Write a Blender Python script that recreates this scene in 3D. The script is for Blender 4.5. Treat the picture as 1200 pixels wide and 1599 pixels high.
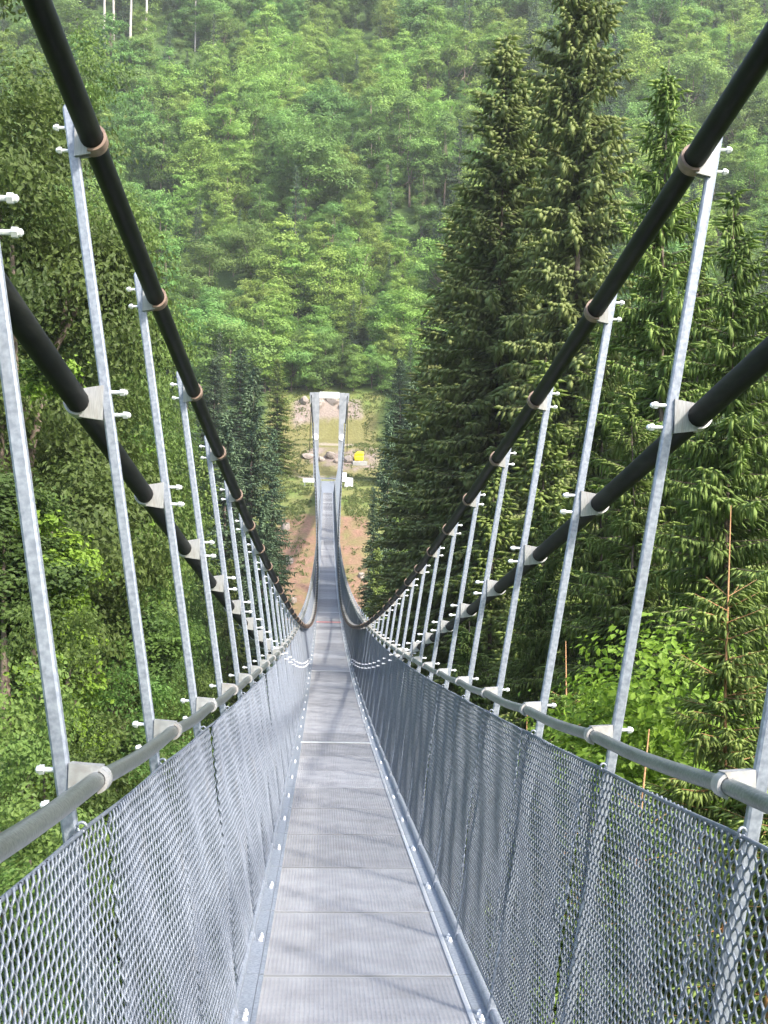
import bpy, math, random
import numpy as np
from mathutils import Matrix, Vector

for o in list(bpy.data.objects): bpy.data.objects.remove(o)
S = bpy.context.scene
C = S.collection
R = math.radians

# ------------------------------------------------------------------ camera
CAMX, CAMZ, F = -0.229, 1.828, 1970.0          # F in pixels of a 1200 px wide picture
YAW, PIT, ROLL = 0.04648, -0.00363, 0.01981
fwd0 = Vector((math.sin(YAW), math.cos(YAW), 0)); rt0 = Vector((math.cos(YAW), -math.sin(YAW), 0))
fwd = Vector((0, 0, 1))*math.sin(PIT) + fwd0*math.cos(PIT)
up0 = Vector((0, 0, 1))*math.cos(PIT) - fwd0*math.sin(PIT)
rt = rt0*math.cos(ROLL) + up0*math.sin(ROLL)
up = up0*math.cos(ROLL) - rt0*math.sin(ROLL)
cam = bpy.data.cameras.new('camera'); camo = bpy.data.objects.new('camera', cam); C.objects.link(camo)
m = Matrix((rt, up, -fwd)).transposed().to_4x4(); m.translation = (CAMX, 0, CAMZ)
camo.matrix_world = m
cam.sensor_fit = 'HORIZONTAL'; cam.sensor_width = 36; cam.lens = F/1200*36
cam.clip_start = 0.05; cam.clip_end = 3000
S.camera = camo

# ------------------------------------------------------------------ sky and sun
SUN = Vector((0.735, -0.80, 1.0)).normalized()    # towards the sun
EL = math.asin(SUN.z); AZ = math.atan2(SUN.x, SUN.y)
w = bpy.data.worlds.new('World'); S.world = w; w.use_nodes = True
nt = w.node_tree; bg = nt.nodes['Background']
sky = nt.nodes.new('ShaderNodeTexSky'); sky.sky_type = 'NISHITA'; sky.sun_disc = False
sky.sun_elevation = EL; sky.sun_rotation = AZ; sky.air_density = 1.0; sky.dust_density = 2.5
nt.links.new(sky.outputs[0], bg.inputs[0]); bg.inputs[1].default_value = 0.15
sun = bpy.data.lights.new('sun', 'SUN'); suno = bpy.data.objects.new('sun', sun); C.objects.link(suno)
sun.energy = 2.0; sun.angle = R(4.0); sun.color = (1.0, 0.95, 0.86)
suno.rotation_euler = (-SUN).to_track_quat('-Z', 'Y').to_euler(); suno.location = (20, -20, 60)
S.view_settings.view_transform = 'Standard'; S.view_settings.look = 'None'
S.view_settings.gamma = 1; S.view_settings.exposure = 2.1
S.render.engine = 'CYCLES'
S.cycles.max_bounces = 4; S.cycles.diffuse_bounces = 2; S.cycles.glossy_bounces = 2; S.cycles.transmission_bounces = 2

rng = np.random.default_rng(7); random.seed(7)

# ------------------------------------------------------------------ materials
def mat(name):
    mt = bpy.data.materials.new(name); mt.use_nodes = True
    return mt, mt.node_tree, mt.node_tree.nodes['Principled BSDF']
def N(t, typ, **kw):
    n = t.nodes.new(typ)
    for k, v in kw.items(): setattr(n, k, v)
    return n
def noisecol(t, c1, c2, scale, detail=4, lo=.35, hi=.65, coord='Object', w=None):
    tc = N(t, 'ShaderNodeTexCoord'); nz = N(t, 'ShaderNodeTexNoise')
    nz.inputs['Scale'].default_value = scale; nz.inputs['Detail'].default_value = detail
    t.links.new(tc.outputs[coord], nz.inputs['Vector'])
    cr = N(t, 'ShaderNodeValToRGB')
    cr.color_ramp.elements[0].position = lo; cr.color_ramp.elements[1].position = hi
    cr.color_ramp.elements[0].color = (*c1, 1); cr.color_ramp.elements[1].color = (*c2, 1)
    t.links.new(nz.outputs['Fac'], cr.inputs['Fac'])
    return cr, nz
def steel(name, c1, c2, metal=.5, rough=.45, scale=40, bump=0):
    mt, t, b = mat(name)
    cr, nz = noisecol(t, c1, c2, scale)
    t.links.new(cr.outputs[0], b.inputs['Base Color'])
    b.inputs['Metallic'].default_value = metal; b.inputs['Roughness'].default_value = rough
    oi = N(t, 'ShaderNodeObjectInfo'); mr = N(t, 'ShaderNodeMapRange')
    mr.inputs['To Min'].default_value = rough-.08; mr.inputs['To Max'].default_value = rough+.1
    t.links.new(oi.outputs['Random'], mr.inputs['Value']); t.links.new(mr.outputs[0], b.inputs['Roughness'])
    if bump:
        bp = N(t, 'ShaderNodeBump'); bp.inputs['Strength'].default_value = bump; bp.inputs['Distance'].default_value = .01
        t.links.new(nz.outputs['Fac'], bp.inputs['Height']); t.links.new(bp.outputs[0], b.inputs['Normal'])
    return mt
M = {}
M['galv'] = steel('galvanised_steel', (.20, .222, .26), (.32, .35, .395), .3, .45, 60)
M['clamp'] = steel('bright_cast_steel', (.33, .33, .325), (.46, .46, .45), .3, .42, 30)
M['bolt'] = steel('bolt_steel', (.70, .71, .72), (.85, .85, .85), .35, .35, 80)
M['wire'] = steel('mesh_wire', (.115, .133, .162), (.185, .208, .245), .25, .5, 25)
M['rope'] = steel('steel_rope', (.18, .20, .195), (.27, .285, .28), .7, .36, 120, .1)
M['black'] = steel('black_sheath', (.003, .0035, .0035), (.007, .008, .008), 0, .6, 12)
M['black'].node_tree.nodes['Principled BSDF'].inputs['Specular IOR Level'].default_value = .22
M['liner'] = steel('tan_liner', (.17, .115, .085), (.27, .19, .145), 0, .6, 30)
M['white'] = steel('white_board', (.62, .62, .61), (.70, .70, .69), 0, .5, 4)
M['red'] = steel('red_strip', (.60, .16, .17), (.72, .26, .26), 0, .5, 6)
M['yellow'] = steel('yellow_plastic', (.80, .58, .015), (.85, .66, .02), 0, .45, 3)
M['pale_steel'] = steel('pale_galvanised_steel', (.20, .21, .225), (.28, .29, .305), .1, .5, 2)
M['concrete'] = steel('concrete', (.28, .27, .25), (.38, .37, .34), 0, .85, 3, .4)
M['rock'] = steel('rock', (.20, .165, .14), (.33, .28, .245), 0, .9, 2.5, .6)

def deck_mat():
    mt, t, b = mat('deck_steel')
    cr, nz = noisecol(t, (.285, .288, .298), (.36, .363, .375), 3.5, 8)
    oi = N(t, 'ShaderNodeObjectInfo'); mr = N(t, 'ShaderNodeMapRange')
    mr.inputs['To Min'].default_value = .72; mr.inputs['To Max'].default_value = 1.12
    t.links.new(oi.outputs['Random'], mr.inputs['Value'])
    mx = N(t, 'ShaderNodeMix', data_type='RGBA', blend_type='MULTIPLY'); mx.inputs[0].default_value = 1
    t.links.new(cr.outputs[0], mx.inputs[6]); t.links.new(mr.outputs[0], mx.inputs[7])
    t.links.new(mx.outputs[2], b.inputs['Base Color'])
    b.inputs['Metallic'].default_value = 0; b.inputs['Roughness'].default_value = .68; b.inputs['Specular IOR Level'].default_value = .3
    return mt
M['deck'] = deck_mat()
def add_dirt(mt, col, scale, lo, hi, amt, stretch=(1, 1, 1)):
    """patchy dust or grime over a material's own colour"""
    t = mt.node_tree; b = t.nodes['Principled BSDF']; src = b.inputs['Base Color'].links[0].from_socket
    tc = N(t, 'ShaderNodeTexCoord'); mp = N(t, 'ShaderNodeMapping'); mp.inputs['Scale'].default_value = stretch
    oi = N(t, 'ShaderNodeObjectInfo'); ad = N(t, 'ShaderNodeVectorMath', operation='MULTIPLY_ADD'); ad.inputs[1].default_value = (1, 1, 1)
    sc = N(t, 'ShaderNodeVectorMath', operation='SCALE'); sc.inputs[0].default_value = (37, 19, 53); t.links.new(oi.outputs['Random'], sc.inputs['Scale'])
    t.links.new(tc.outputs['Object'], mp.inputs[0]); t.links.new(mp.outputs[0], ad.inputs[0]); t.links.new(sc.outputs[0], ad.inputs[2])
    nz = N(t, 'ShaderNodeTexNoise'); nz.inputs['Scale'].default_value = scale; nz.inputs['Detail'].default_value = 7; nz.inputs['Roughness'].default_value = .65
    t.links.new(ad.outputs[0], nz.inputs['Vector'])
    mr = N(t, 'ShaderNodeMapRange'); mr.inputs['From Min'].default_value = lo; mr.inputs['From Max'].default_value = hi; mr.inputs['To Max'].default_value = amt
    t.links.new(nz.outputs['Fac'], mr.inputs['Value'])
    mx = N(t, 'ShaderNodeMix', data_type='RGBA'); mx.inputs[7].default_value = (*col, 1)
    t.links.new(mr.outputs[0], mx.inputs[0]); t.links.new(src, mx.inputs[6]); t.links.new(mx.outputs[2], b.inputs['Base Color'])
add_dirt(M['deck'], (.12, .11, .095), 2.2, .52, .78, .35)
add_dirt(M['galv'], (.17, .17, .17), 5, .55, .75, .5, (3, 3, .6))
add_dirt(M['clamp'], (.30, .25, .20), 9, .5, .72, .6)
add_dirt(M['black'], (.030, .030, .026), 3, .5, .7, .6, (6, .7, 6))
add_dirt(M['wire'], (.12, .115, .11), 4, .55, .75, .5)
add_dirt(M['rope'], (.07, .075, .065), 5, .5, .7, .5, (5, .6, 5))

def leaf_mat(name, c1, c2, trans=.35, hue=.02, val=.35, rough=.55):
    """c1..c2 by a per-leaf tint, shifted per tree by its random number"""
    mt, t, b = mat(name)
    at = N(t, 'ShaderNodeAttribute', attribute_name='tint')
    mx = N(t, 'ShaderNodeMix', data_type='RGBA')
    mx.inputs[6].default_value = (*c1, 1); mx.inputs[7].default_value = (*c2, 1)
    t.links.new(at.outputs['Fac'], mx.inputs[0])
    oi = N(t, 'ShaderNodeObjectInfo'); hs = N(t, 'ShaderNodeHueSaturation')
    m1 = N(t, 'ShaderNodeMapRange'); m1.inputs['To Min'].default_value = .5-hue; m1.inputs['To Max'].default_value = .5+hue
    m2 = N(t, 'ShaderNodeMapRange'); m2.inputs['To Min'].default_value = 1-val; m2.inputs['To Max'].default_value = 1+val
    sn = N(t, 'ShaderNodeMath', operation='FRACT'); ml = N(t, 'ShaderNodeMath', operation='MULTIPLY'); ml.inputs[1].default_value = 7.31
    t.links.new(oi.outputs['Random'], m1.inputs['Value']); t.links.new(oi.outputs['Random'], ml.inputs[0])
    t.links.new(ml.outputs[0], sn.inputs[0]); t.links.new(sn.outputs[0], m2.inputs['Value'])
    t.links.new(m1.outputs[0], hs.inputs['Hue']); t.links.new(m2.outputs[0], hs.inputs['Value'])
    t.links.new(mx.outputs[2], hs.inputs['Color'])
    t.links.new(hs.outputs[0], b.inputs['Base Color'])
    b.inputs['Roughness'].default_value = rough; b.inputs['Specular IOR Level'].default_value = .3
    tr = N(t, 'ShaderNodeBsdfTranslucent'); t.links.new(hs.outputs[0], tr.inputs['Color'])
    ms = N(t, 'ShaderNodeMixShader'); ms.inputs[0].default_value = trans
    t.links.new(b.outputs[0], ms.inputs[1]); t.links.new(tr.outputs[0], ms.inputs[2])
    t.links.new(ms.outputs[0], t.nodes['Material Output'].inputs['Surface'])
    return mt
M['hill_leaf'] = leaf_mat('hillside_leaf', (.125, .225, .055), (.215, .355, .085), .4, .020, .25)
M['hill_pale'] = leaf_mat('hillside_pale_leaf', (.19, .31, .06), (.30, .43, .095), .4, .018, .2)
M['leaf'] = leaf_mat('broad_leaf', (.068, .122, .028), (.155, .245, .055), .45, .02, .25)
M['leaf_bright'] = leaf_mat('bright_leaf', (.12, .22, .02), (.20, .32, .035), .4, .01, .1)
M['needle_far'] = leaf_mat('dark_needle', (.060, .105, .055), (.125, .19, .095), .25, .015, .2)
M['needle_olive'] = leaf_mat('olive_needle', (.195, .235, .080), (.36, .41, .15), .5, .012, .1)
M['needle'] = leaf_mat('green_needle', (.135, .21, .050), (.31, .41, .11), .45, .012, .1)
M['grass'] = leaf_mat('grass_blade', (.08, .13, .03), (.17, .18, .06), .3, .0, .0)
M['bark'] = steel('bark', (.10, .075, .055), (.20, .155, .12), 0, .9, 8, .5)
M['bark_pale'] = steel('pale_bark', (.34, .30, .27), (.48, .44, .40), 0, .9, 6, .3)
M['twig'] = steel('brown_twig', (.30, .15, .06), (.44, .24, .11), 0, .8, 20)

# ------------------------------------------------------------------ mesh helpers
def mesh_np(name, verts, faces, material, tint=None, smooth=False):
    """faces: (n,3) or (n,4) int array, or a list of such arrays"""
    if not isinstance(faces, (list, tuple)): faces = [faces]
    me = bpy.data.meshes.new(name)
    verts = np.asarray(verts, np.float32).reshape(-1, 3)
    faces = [np.asarray(f, np.int32) for f in faces if len(f)]
    loops = np.concatenate([f.ravel() for f in faces])
    sizes = np.concatenate([np.full(len(f), f.shape[1], np.int32) for f in faces])
    starts = np.concatenate([[0], np.cumsum(sizes)[:-1]]).astype(np.int32)
    me.vertices.add(len(verts)); me.vertices.foreach_set('co', verts.ravel())
    me.loops.add(len(loops)); me.loops.foreach_set('vertex_index', loops)
    me.polygons.add(len(sizes)); me.polygons.foreach_set('loop_start', starts); me.polygons.foreach_set('loop_total', sizes)
    me.polygons.foreach_set('use_smooth', np.full(len(sizes), bool(smooth)))
    if tint is not None:
        a = me.attributes.new('tint', 'FLOAT', 'FACE'); a.data.foreach_set('value', np.asarray(tint, np.float32))
    me.update(calc_edges=True); me.materials.append(material)
    return me
class MB:
    def __init__(s): s.v = []; s.q = []; s.t = []; s.n = 0
    def add(s, v, q=(), t=()):
        v = np.asarray(v, float).reshape(-1, 3)
        if len(q): s.q.append(np.asarray(q, int)+s.n)
        if len(t): s.t.append(np.asarray(t, int)+s.n)
        s.v.append(v); s.n += len(v)
    def hexa(s, a):                     # 8 corners: bottom ring 0..3, top ring 4..7
        s.add(a, [(0,3,2,1),(4,5,6,7),(0,1,5,4),(1,2,6,5),(2,3,7,6),(3,0,4,7)])
    def box(s, c, d):
        x, y, z = c; a, b, e = d[0]/2, d[1]/2, d[2]/2
        s.hexa([(x-a,y-b,z-e),(x+a,y-b,z-e),(x+a,y+b,z-e),(x-a,y+b,z-e),(x-a,y-b,z+e),(x+a,y-b,z+e),(x+a,y+b,z+e),(x-a,y+b,z+e)])
    def tube(s, pts, rad, n=6, caps=True):
        P = np.asarray(pts, float); k = len(P); rad = np.broadcast_to(np.asarray(rad, float), (k,))
        T = np.gradient(P, axis=0); T /= np.linalg.norm(T, axis=1)[:, None]+1e-12
        ref = np.array([0, 0, 1.]) if abs(T[:, 2]).mean() < .8 else np.array([1., 0, 0])
        A = np.cross(T, ref); A /= np.linalg.norm(A, axis=1)[:, None]+1e-12; B = np.cross(A, T)
        an = np.arange(n)/n*2*np.pi
        V = P[:, None]+rad[:, None, None]*(np.cos(an)[None, :, None]*A[:, None]+np.sin(an)[None, :, None]*B[:, None])
        i = np.arange(k-1)[:, None]*n; j = np.arange(n)[None]; j2 = (j+1) % n
        q = np.stack([i+j, i+n+j, i+n+j2, i+j2], -1).reshape(-1, 4)
        t = []
        V = V.reshape(-1, 3)
        if caps:
            V = np.vstack([V, P[0], P[-1]]); c0 = k*n
            t = [(c0, a, (a+1) % n) for a in range(n)]+[(c0+1, (k-1)*n+(a+1) % n, (k-1)*n+a) for a in range(n)]
        s.add(V, q, t)
    def build(s, name, material, smooth=False, tint=None):
        return mesh_np(name, np.vstack(s.v), ([np.vstack(s.q)] if s.q else [])+([np.vstack(s.t)] if s.t else []), material, tint, smooth)
def link(name, me, parent=None, loc=None, mw=None):
    o = bpy.data.objects.new(name, me); C.objects.link(o)
    if parent: o.parent = parent
    if mw is not None: o.matrix_basis = mw
    elif loc is not None: o.location = loc
    return o
def tag(o, label=None, cat=None, group=None, kind=None):
    if label: o['label'] = label
    if cat: o['category'] = cat
    if group: o['group'] = group
    if kind: o['kind'] = kind
    return o
def autosmooth(me, ang=40):
    me.polygons.foreach_set('use_smooth', np.ones(len(me.polygons), bool)); me.set_sharp_from_angle(angle=R(ang))

# ------------------------------------------------------------------ terrain
def vnoise(x, y, seed=0):
    x = np.asarray(x, float); y = np.asarray(y, float)
    def h(i, j): 
        v = np.sin(i*127.1+j*311.7+seed*74.7)*43758.5453
        return v-np.floor(v)
    i = np.floor(x); j = np.floor(y); fx = x-i; fy = y-j
    fx = fx*fx*(3-2*fx); fy = fy*fy*(3-2*fy)
    return (h(i, j)*(1-fx)+h(i+1, j)*fx)*(1-fy)+(h(i, j+1)*(1-fx)+h(i+1, j+1)*fx)*fy
def fbm(x, y, seed=0, o=4):
    r = 0; a = .5; f = 1
    for k in range(o): r = r+a*vnoise(x*f, y*f, seed+k); a *= .5; f *= 2.03
    return r
KY = [-900, -200, -60, -38, -10, 20, 60, 88, 120, 140, 148, 151.5, 154, 159, 161, 166, 169, 172, 176, 179, 182, 300, 420, 900]
KZ = [220, 70, 12, 5.0, -3, -12, -21, -21, -10, .3, 3.5, 4.6, 5.3, 5.4, 5.8, 9.0, 9.4, 9.8, 15.0, 16.6, 18.5, 118, 215, 420]
def ground(x, y):
    x = np.asarray(x, float); y = np.asarray(y, float)
    z = np.interp(y, KY, KZ)
    ax = np.abs(x)
    side = np.clip((115-y)/25, 0, 1)*np.clip((y+60)/30, 0, 1)
    z = z+side*.25*np.clip(ax-7, 0, 45)
    far = np.clip((y-150)/60, 0, 1)
    z = z+far*(fbm(x/45, y/45, 3)-.47)*22+(fbm(x/3, y/3, 5)-.47)*(.9*np.clip((ax-3)/5, .25, 1))*(np.abs(y-156) > 7)
    return z
def spaced(segs):
    r = []
    for a, b, st in segs: r += list(np.arange(a, b, st))
    return np.array(r+[segs[-1][1]])
gx = spaced([(-900, -220, 60), (-220, -20, 6), (-20, 20, .5), (20, 220, 6), (220, 900, 60)])
gy = spaced([(-900, -120, 60), (-120, 100, 4), (100, 190, .5), (190, 430, 5), (430, 900, 60)])
X, Y = np.meshgrid(gx, gy); Z = ground(X, Y)
nxg, nyg = len(gx), len(gy)
ii = (np.arange(nyg-1)[:, None]*nxg+np.arange(nxg-1)[None]).ravel()
gm = mesh_np('ground', np.stack([X, Y, Z], -1), np.stack([ii, ii+1, ii+nxg+1, ii+nxg], -1), None, smooth=True) if False else None
def ground_colors(X, Y):
    n1 = fbm(X/2.2, Y/2.2, 11); n2 = fbm(X/.7, Y/.7, 12); n3 = fbm(X/6, Y/6, 14)
    under = np.stack([.045+.03*n1, .075+.05*n1, .022+.015*n1], -1)
    grass = np.stack([.13+.14*n1, .18+.09*n2, .05+.05*n1], -1)
    dry = np.stack([.26+.10*n2, .24+.08*n2, .09+.06*n2], -1)
    earth = np.stack([.30+.14*n2, .175+.09*n2, .12+.07*n2], -1)
    sand = np.stack([.50+.12*n2, .43+.10*n2, .33+.09*n2], -1)
    rockc = np.stack([.36+.16*n2, .28+.14*n2, .25+.13*n2], -1)
    dry = dry*.52; earth = earth*.55; sand = sand*.5; rockc = rockc*.48; grass = grass*.75
    col = under.copy()
    def mix(c, m):
        nonlocal col
        m = np.clip(m, 0, 1)[..., None]; col = col*(1-m)+c*m
    def band(v, a, b, s): return np.clip((v-a)/s, 0, 1)*np.clip((b-v)/s, 0, 1)
    clear = band(X+(n3-.5)*3, -9.5, 7.5, 1.5)*band(Y, 112, 181, 3)
    mix(grass, clear)
    mix(earth, band(X+(n1-.5)*3, -6.5, 4.6, .8)*band(Y+(n1-.5)*7, 112, 142, 1.5)*np.clip(.55+1.6*(n2-.3), 0, 1))
    mix(dry, band(X, -9, 7, 1)*band(Y+(n3-.5)*5, 158.5, 175, 1)*.9)
    mix(sand, band(Y-.35*(-X)+(n2-.5)*1.2, 155.0, 158.2, .4)*band(X, -8, -1, .6)*.95)        # gravel path from the left
    mix(sand, band(Y+.12*X+(n2-.5)*.9, 167.6, 169.6, .35)*band(X, -2.5, 6.5, .6)*.9)          # edge of the upper track
    mix(rockc, band(Y+(n1-.5)*2.5, 161.5, 166.2, .5)*band(X+(n2-.5), -3.2, 7, .7)*np.clip(n2*2.6-.55, 0, 1))
    mix(rockc*1.15, band(Y+(n1-.5)*2, 173.6, 177.0, .4)*band(X+(n1-.5)*2, -5, 4.5, .6)*.9)
    mix(sand, band(np.abs(X), 0, 2.6, .3)*band(Y, 153.5, 160, .4)*.8)
    return col
mt, t, b = mat('ground')
at = N(t, 'ShaderNodeAttribute', attribute_name='soil')
nz = N(t, 'ShaderNodeTexNoise'); nz.inputs['Scale'].default_value = 3.5; nz.inputs['Detail'].default_value = 8
tc = N(t, 'ShaderNodeTexCoord'); t.links.new(tc.outputs['Object'], nz.inputs['Vector'])
mr = N(t, 'ShaderNodeMapRange'); mr.inputs['To Min'].default_value = .6; mr.inputs['To Max'].default_value = 1.4
t.links.new(nz.outputs['Fac'], mr.inputs['Value'])
mx = N(t, 'ShaderNodeMix', data_type='RGBA', blend_type='MULTIPLY'); mx.inputs[0].default_value = 1
t.links.new(at.outputs['Color'], mx.inputs[6]); t.links.new(mr.outputs[0], mx.inputs[7]); t.links.new(mx.outputs[2], b.inputs['Base Color'])
b.inputs['Roughness'].default_value = .95; b.inputs['Specular IOR Level'].default_value = .1
bp = N(t, 'ShaderNodeBump'); bp.inputs['Strength'].default_value = .6; bp.inputs['Distance'].default_value = .15
t.links.new(nz.outputs['Fac'], bp.inputs['Height']); t.links.new(bp.outputs[0], b.inputs['Normal'])
M['ground'] = mt
gm = mesh_np('ground', np.stack([X, Y, Z], -1), np.stack([ii, ii+1, ii+nxg+1, ii+nxg], -1), M['ground'], smooth=True)
ca = gm.attributes.new('soil', 'FLOAT_COLOR', 'POINT')
gc = ground_colors(X, Y).reshape(-1, 3); ca.data.foreach_set('color', np.hstack([gc, np.ones((len(gc), 1))]).astype(np.float32).ravel())
tag(link('ground', gm), kind='structure')
def G(x, y): return float(ground(x, y))

# ------------------------------------------------------------------ bridge geometry
ZM, D2, P = 58.18, 0.00093, 1.5
Y0 = 3.01                                    # first hanger in view
ZT = 153.8                                   # far tower
def dk(y): return D2*((y-ZM)**2-ZM**2)
def dslope(y): return 2*D2*(y-ZM)
def gu(y): return .58+.00104*(y-ZM)**2       # upper cable above the deck
def wu(y): return .5586+.00018*(y-ZM)**2     # upper cable half spacing
BX, BZ = .60, -.06
def htop(y):                                 # hanger top (x, height above deck)
    h = gu(y)+.125; x = wu(y)+.09
    if h < 1.62:
        h = 1.62; x = BX+.1365*(h-BZ)
    return x, h
def hx(y, h):
    x, H = htop(y); return BX+(x-BX)*(h-BZ)/(H-BZ)
def wl(y): 
    h = gu(y)-.93
    return max(wu(y)+.005, hx(y, max(h, -.4))+.10)
RX, RH, RR = .755, 1.488, .0215               # hand rope
CR = .041                                    # main cables
bridge = bpy.data.objects.new('suspension_footbridge', None); C.objects.link(bridge)
tag(bridge, 'long steel suspension footbridge with mesh sides, black cables and silver hangers', 'bridge')

ys = np.arange(-38, ZT+.01, .6)
for s in (-1, 1):
    mb = MB(); mb.tube([(s*wu(y), y, dk(y)+gu(y)) for y in ys]+[(s*(wu(ZT)+.3), ZT+14, dk(ZT)+2.2)], CR, 14)
    link('main_cable', mb.build('main_cable', M['black'], True), bridge)
    mb = MB(); mb.tube([(s*wl(y), y, dk(y)+gu(y)-.93) for y in ys], CR, 14)
    link('main_cable', mb.build('main_cable', M['black'], True), bridge)
    # hand rope sags a touch between its clamps
    yr = np.arange(-8, 141.9, .25)
    mb = MB(); mb.tube([(s*RX, y, dk(y)+RH-.012*math.sin(math.pi*((y-Y0)/P % 1))) for y in yr], RR, 14)
    link('hand_rope', mb.build('hand_rope', M['rope'], True), bridge)
    yr = np.arange(-8, 141.9, .3)
    for hh, rr, off in ((1.372, .0055, -.012), (.122, .005, -.012)):
        mb = MB(); mb.tube([(s*(BX+.1365*(hh-BZ)+off), y, dk(y)+hh+(.008*math.sin(math.pi*((y-Y0)/P % 1)**1.0)*-1 if hh > 1 else 0)) for y in yr], rr, 6)
        link('fence_wire', mb.build('fence_wire', M['wire'], True), bridge)
    mb = MB(); mb.tube([(s*.625, y, dk(y)+.035) for y in yr], .022, 8)
    link('edge_rope', mb.build('edge_rope', M['galv'], True), bridge)

# -- wire mesh of one bay: zigzag wires hooked into each other, front runs and back runs at different depth
def chain_link(L=1.497, H=1.25, cw=.0235, rh=1.25/43, r=.0036, dep=.0045, sd=1):
    rg = np.random.default_rng(sd)
    nw = int(round(L/cw)); cw = L/nw; nr = 43
    V = []; Q = []; n = 0
    K = 2*nr+1
    k = np.arange(K)
    for j in range(nw):
        ph = j % 2
        a = (k/2+ph) % 2; yy = np.where(a <= 1, a, 2-a)            # 0..1..0 zigzag over rows
        yv = -L/2+(j+yy)*cw
        half = (np.floor(k/2+ph) % 2)                               # which diagonal
        xv = np.where(k % 2 == 1, np.where(half == 0, dep, -dep), 0)
        zv = k*rh/2
        pts = np.stack([xv+.006*np.sin(zv*4+j*.09+sd)+.004*np.sin(zv*9-j*.21), yv+rg.normal(0, .0009, K), zv+rg.normal(0, .0007, K)], -1)
        T = np.gradient(pts, axis=0); T /= np.linalg.norm(T, axis=1)[:, None]
        A = np.cross(T, [1., 0, 0]); A /= np.linalg.norm(A, axis=1)[:, None]; B = np.cross(A, T)
        an = np.arange(4)/4*2*np.pi+.6
        W = pts[:, None]+r*(np.cos(an)[None, :, None]*A[:, None]+np.sin(an)[None, :, None]*B[:, None])
        i = np.arange(K-1)[:, None]*4; jj = np.arange(4)[None]; j2 = (jj+1) % 4
        Q.append(np.stack([i+jj, i+4+jj, i+4+j2, i+j2], -1).reshape(-1, 4)+n); V.append(W.reshape(-1, 3)); n += K*4
    return mesh_np('fence_panel', np.vstack(V), np.vstack(Q), M['wire'], smooth=True)
FM = [chain_link(sd=1), chain_link(sd=2)]
TILT = math.atan(.1365)
mb = MB(); mb.box((.012, 0, 0), (.004, .035, .10)); tag_me = mb.build('tag_plate', M['galv'])
mb = MB()
zz = np.linspace(0, 1.24, 90); mb.tube(np.stack([.004*np.sin(zz*120), .005*np.cos(zz*120), zz], -1), .0032, 4)
lace_me = mb.build('lacing_wire', M['wire'])
NP = 100
def fmat(s, y, h0=.125, flip=False):
    mw = Matrix.Translation((s*(BX+.1365*(h0-BZ)-.012), y, dk(y)+h0)) @ Matrix.Rotation(math.atan(dslope(y)), 4, 'X') @ Matrix.Rotation(s*TILT, 4, 'Y')
    return mw
for s in (-1, 1):
    for k in range(-5, NP):
        y = Y0+P*(k+.5)+.12
        if y > 141: break
        mw = fmat(s, y)
        o = link('fence_panel', FM[k % 2], bridge, mw=mw @ Matrix.Rotation(math.pi if s < 0 else 0, 4, 'Z') @ Matrix.Rotation(random.uniform(-.006, .006), 4, 'Y'))
        if k < 40:
            p_ = link('tag_plate', tag_me, o, loc=(0, -.55*s+random.uniform(-.06, .06), .66+random.uniform(-.03, .03)))
            link('lacing_wire', lace_me, o, loc=(-.006, .745*(-s), 0))

# -- hangers with their clamps
def ring_mesh(name, r_in, thick, width, a0, a1, material, n=14):
    """arc of flat band round the Y axis, angle 0 along +X"""
    mb = MB(); V = []
    for i in range(n+1):
        a = a0+(a1-a0)*i/n
        for rr in (r_in, r_in+thick):
            for yy in (-width/2, width/2): V.append((rr*math.cos(a), yy, rr*math.sin(a)))
    q = []
    for i in range(n):
        b_ = i*4
        q += [(b_, b_+4, b_+5, b_+1), (b_+2, b_+3, b_+7, b_+6), (b_, b_+2, b_+6, b_+4), (b_+1, b_+5, b_+7, b_+3)]
    q += [(0, 1, 3, 2), (n*4, n*4+2, n*4+3, n*4+1)]
    mb.add(V, q); me = mb.build(name, material); autosmooth(me); return me
def upper_clamp():
    # local: cable axis along Y at origin, hanger towards +X at x = 1 (scaled), plate between
    mb = MB()
    for yy in (-.020, .020):
        mb.hexa([(.03, yy-.005, -.052), (1, yy-.005, -.064), (1, yy+.005, -.064), (.03, yy+.005, -.052),
                 (.03, yy-.005, .050), (1, yy-.005, .066), (1, yy+.005, .066), (.03, yy+.005, .050)])
    mb.hexa([(.04, -.016, -.040), (.98, -.02, -.058), (.98, .02, -.058), (.04, .016, -.040), (.04, -.02, .045), (.98, -.02, .060), (.98, .02, .060), (.04, .02, .045)])
    return mb.build('cable_clamp', M['clamp'])
def bolt_mesh(L=.05, r=.011):
    mb = MB(); an = [(0, 0, 0), (L*.62, 0, 0)]
    mb.tube(an, r*.62, 8); mb.tube([(L*.55, 0, 0), (L*.8, 0, 0)], r*1.25, 6)
    mb.tube([(L*.75, 0, 0), (L*.92, 0, 0), (L, 0, 0)], [r*.95, r*.9, r*.4], 8)
    me = mb.build('bolt', M['bolt']); autosmooth(me); return me
UC = upper_clamp()
URING = ring_mesh('clamp_ring', CR+.0015, .010, .05, math.pi*.42, math.pi*1.58, M['liner'])
LRING = ring_mesh('clamp_ring', CR+.0015, .008, .05, -math.pi*.55, math.pi*.55, M['clamp'])
RRING = ring_mesh('rope_clamp', RR+.001, .009, .06, math.pi*.35, math.pi*1.45, M['clamp'], 12)
mb = MB()
mb.hexa([(-.005, -.032, .026), (.065, -.024, -.025), (.065, .024, -.025), (-.005, .032, .026), (-.012, -.032, .042), (.065, -.026, .050), (.065, .026, .050), (-.012, .032, .042)])
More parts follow.
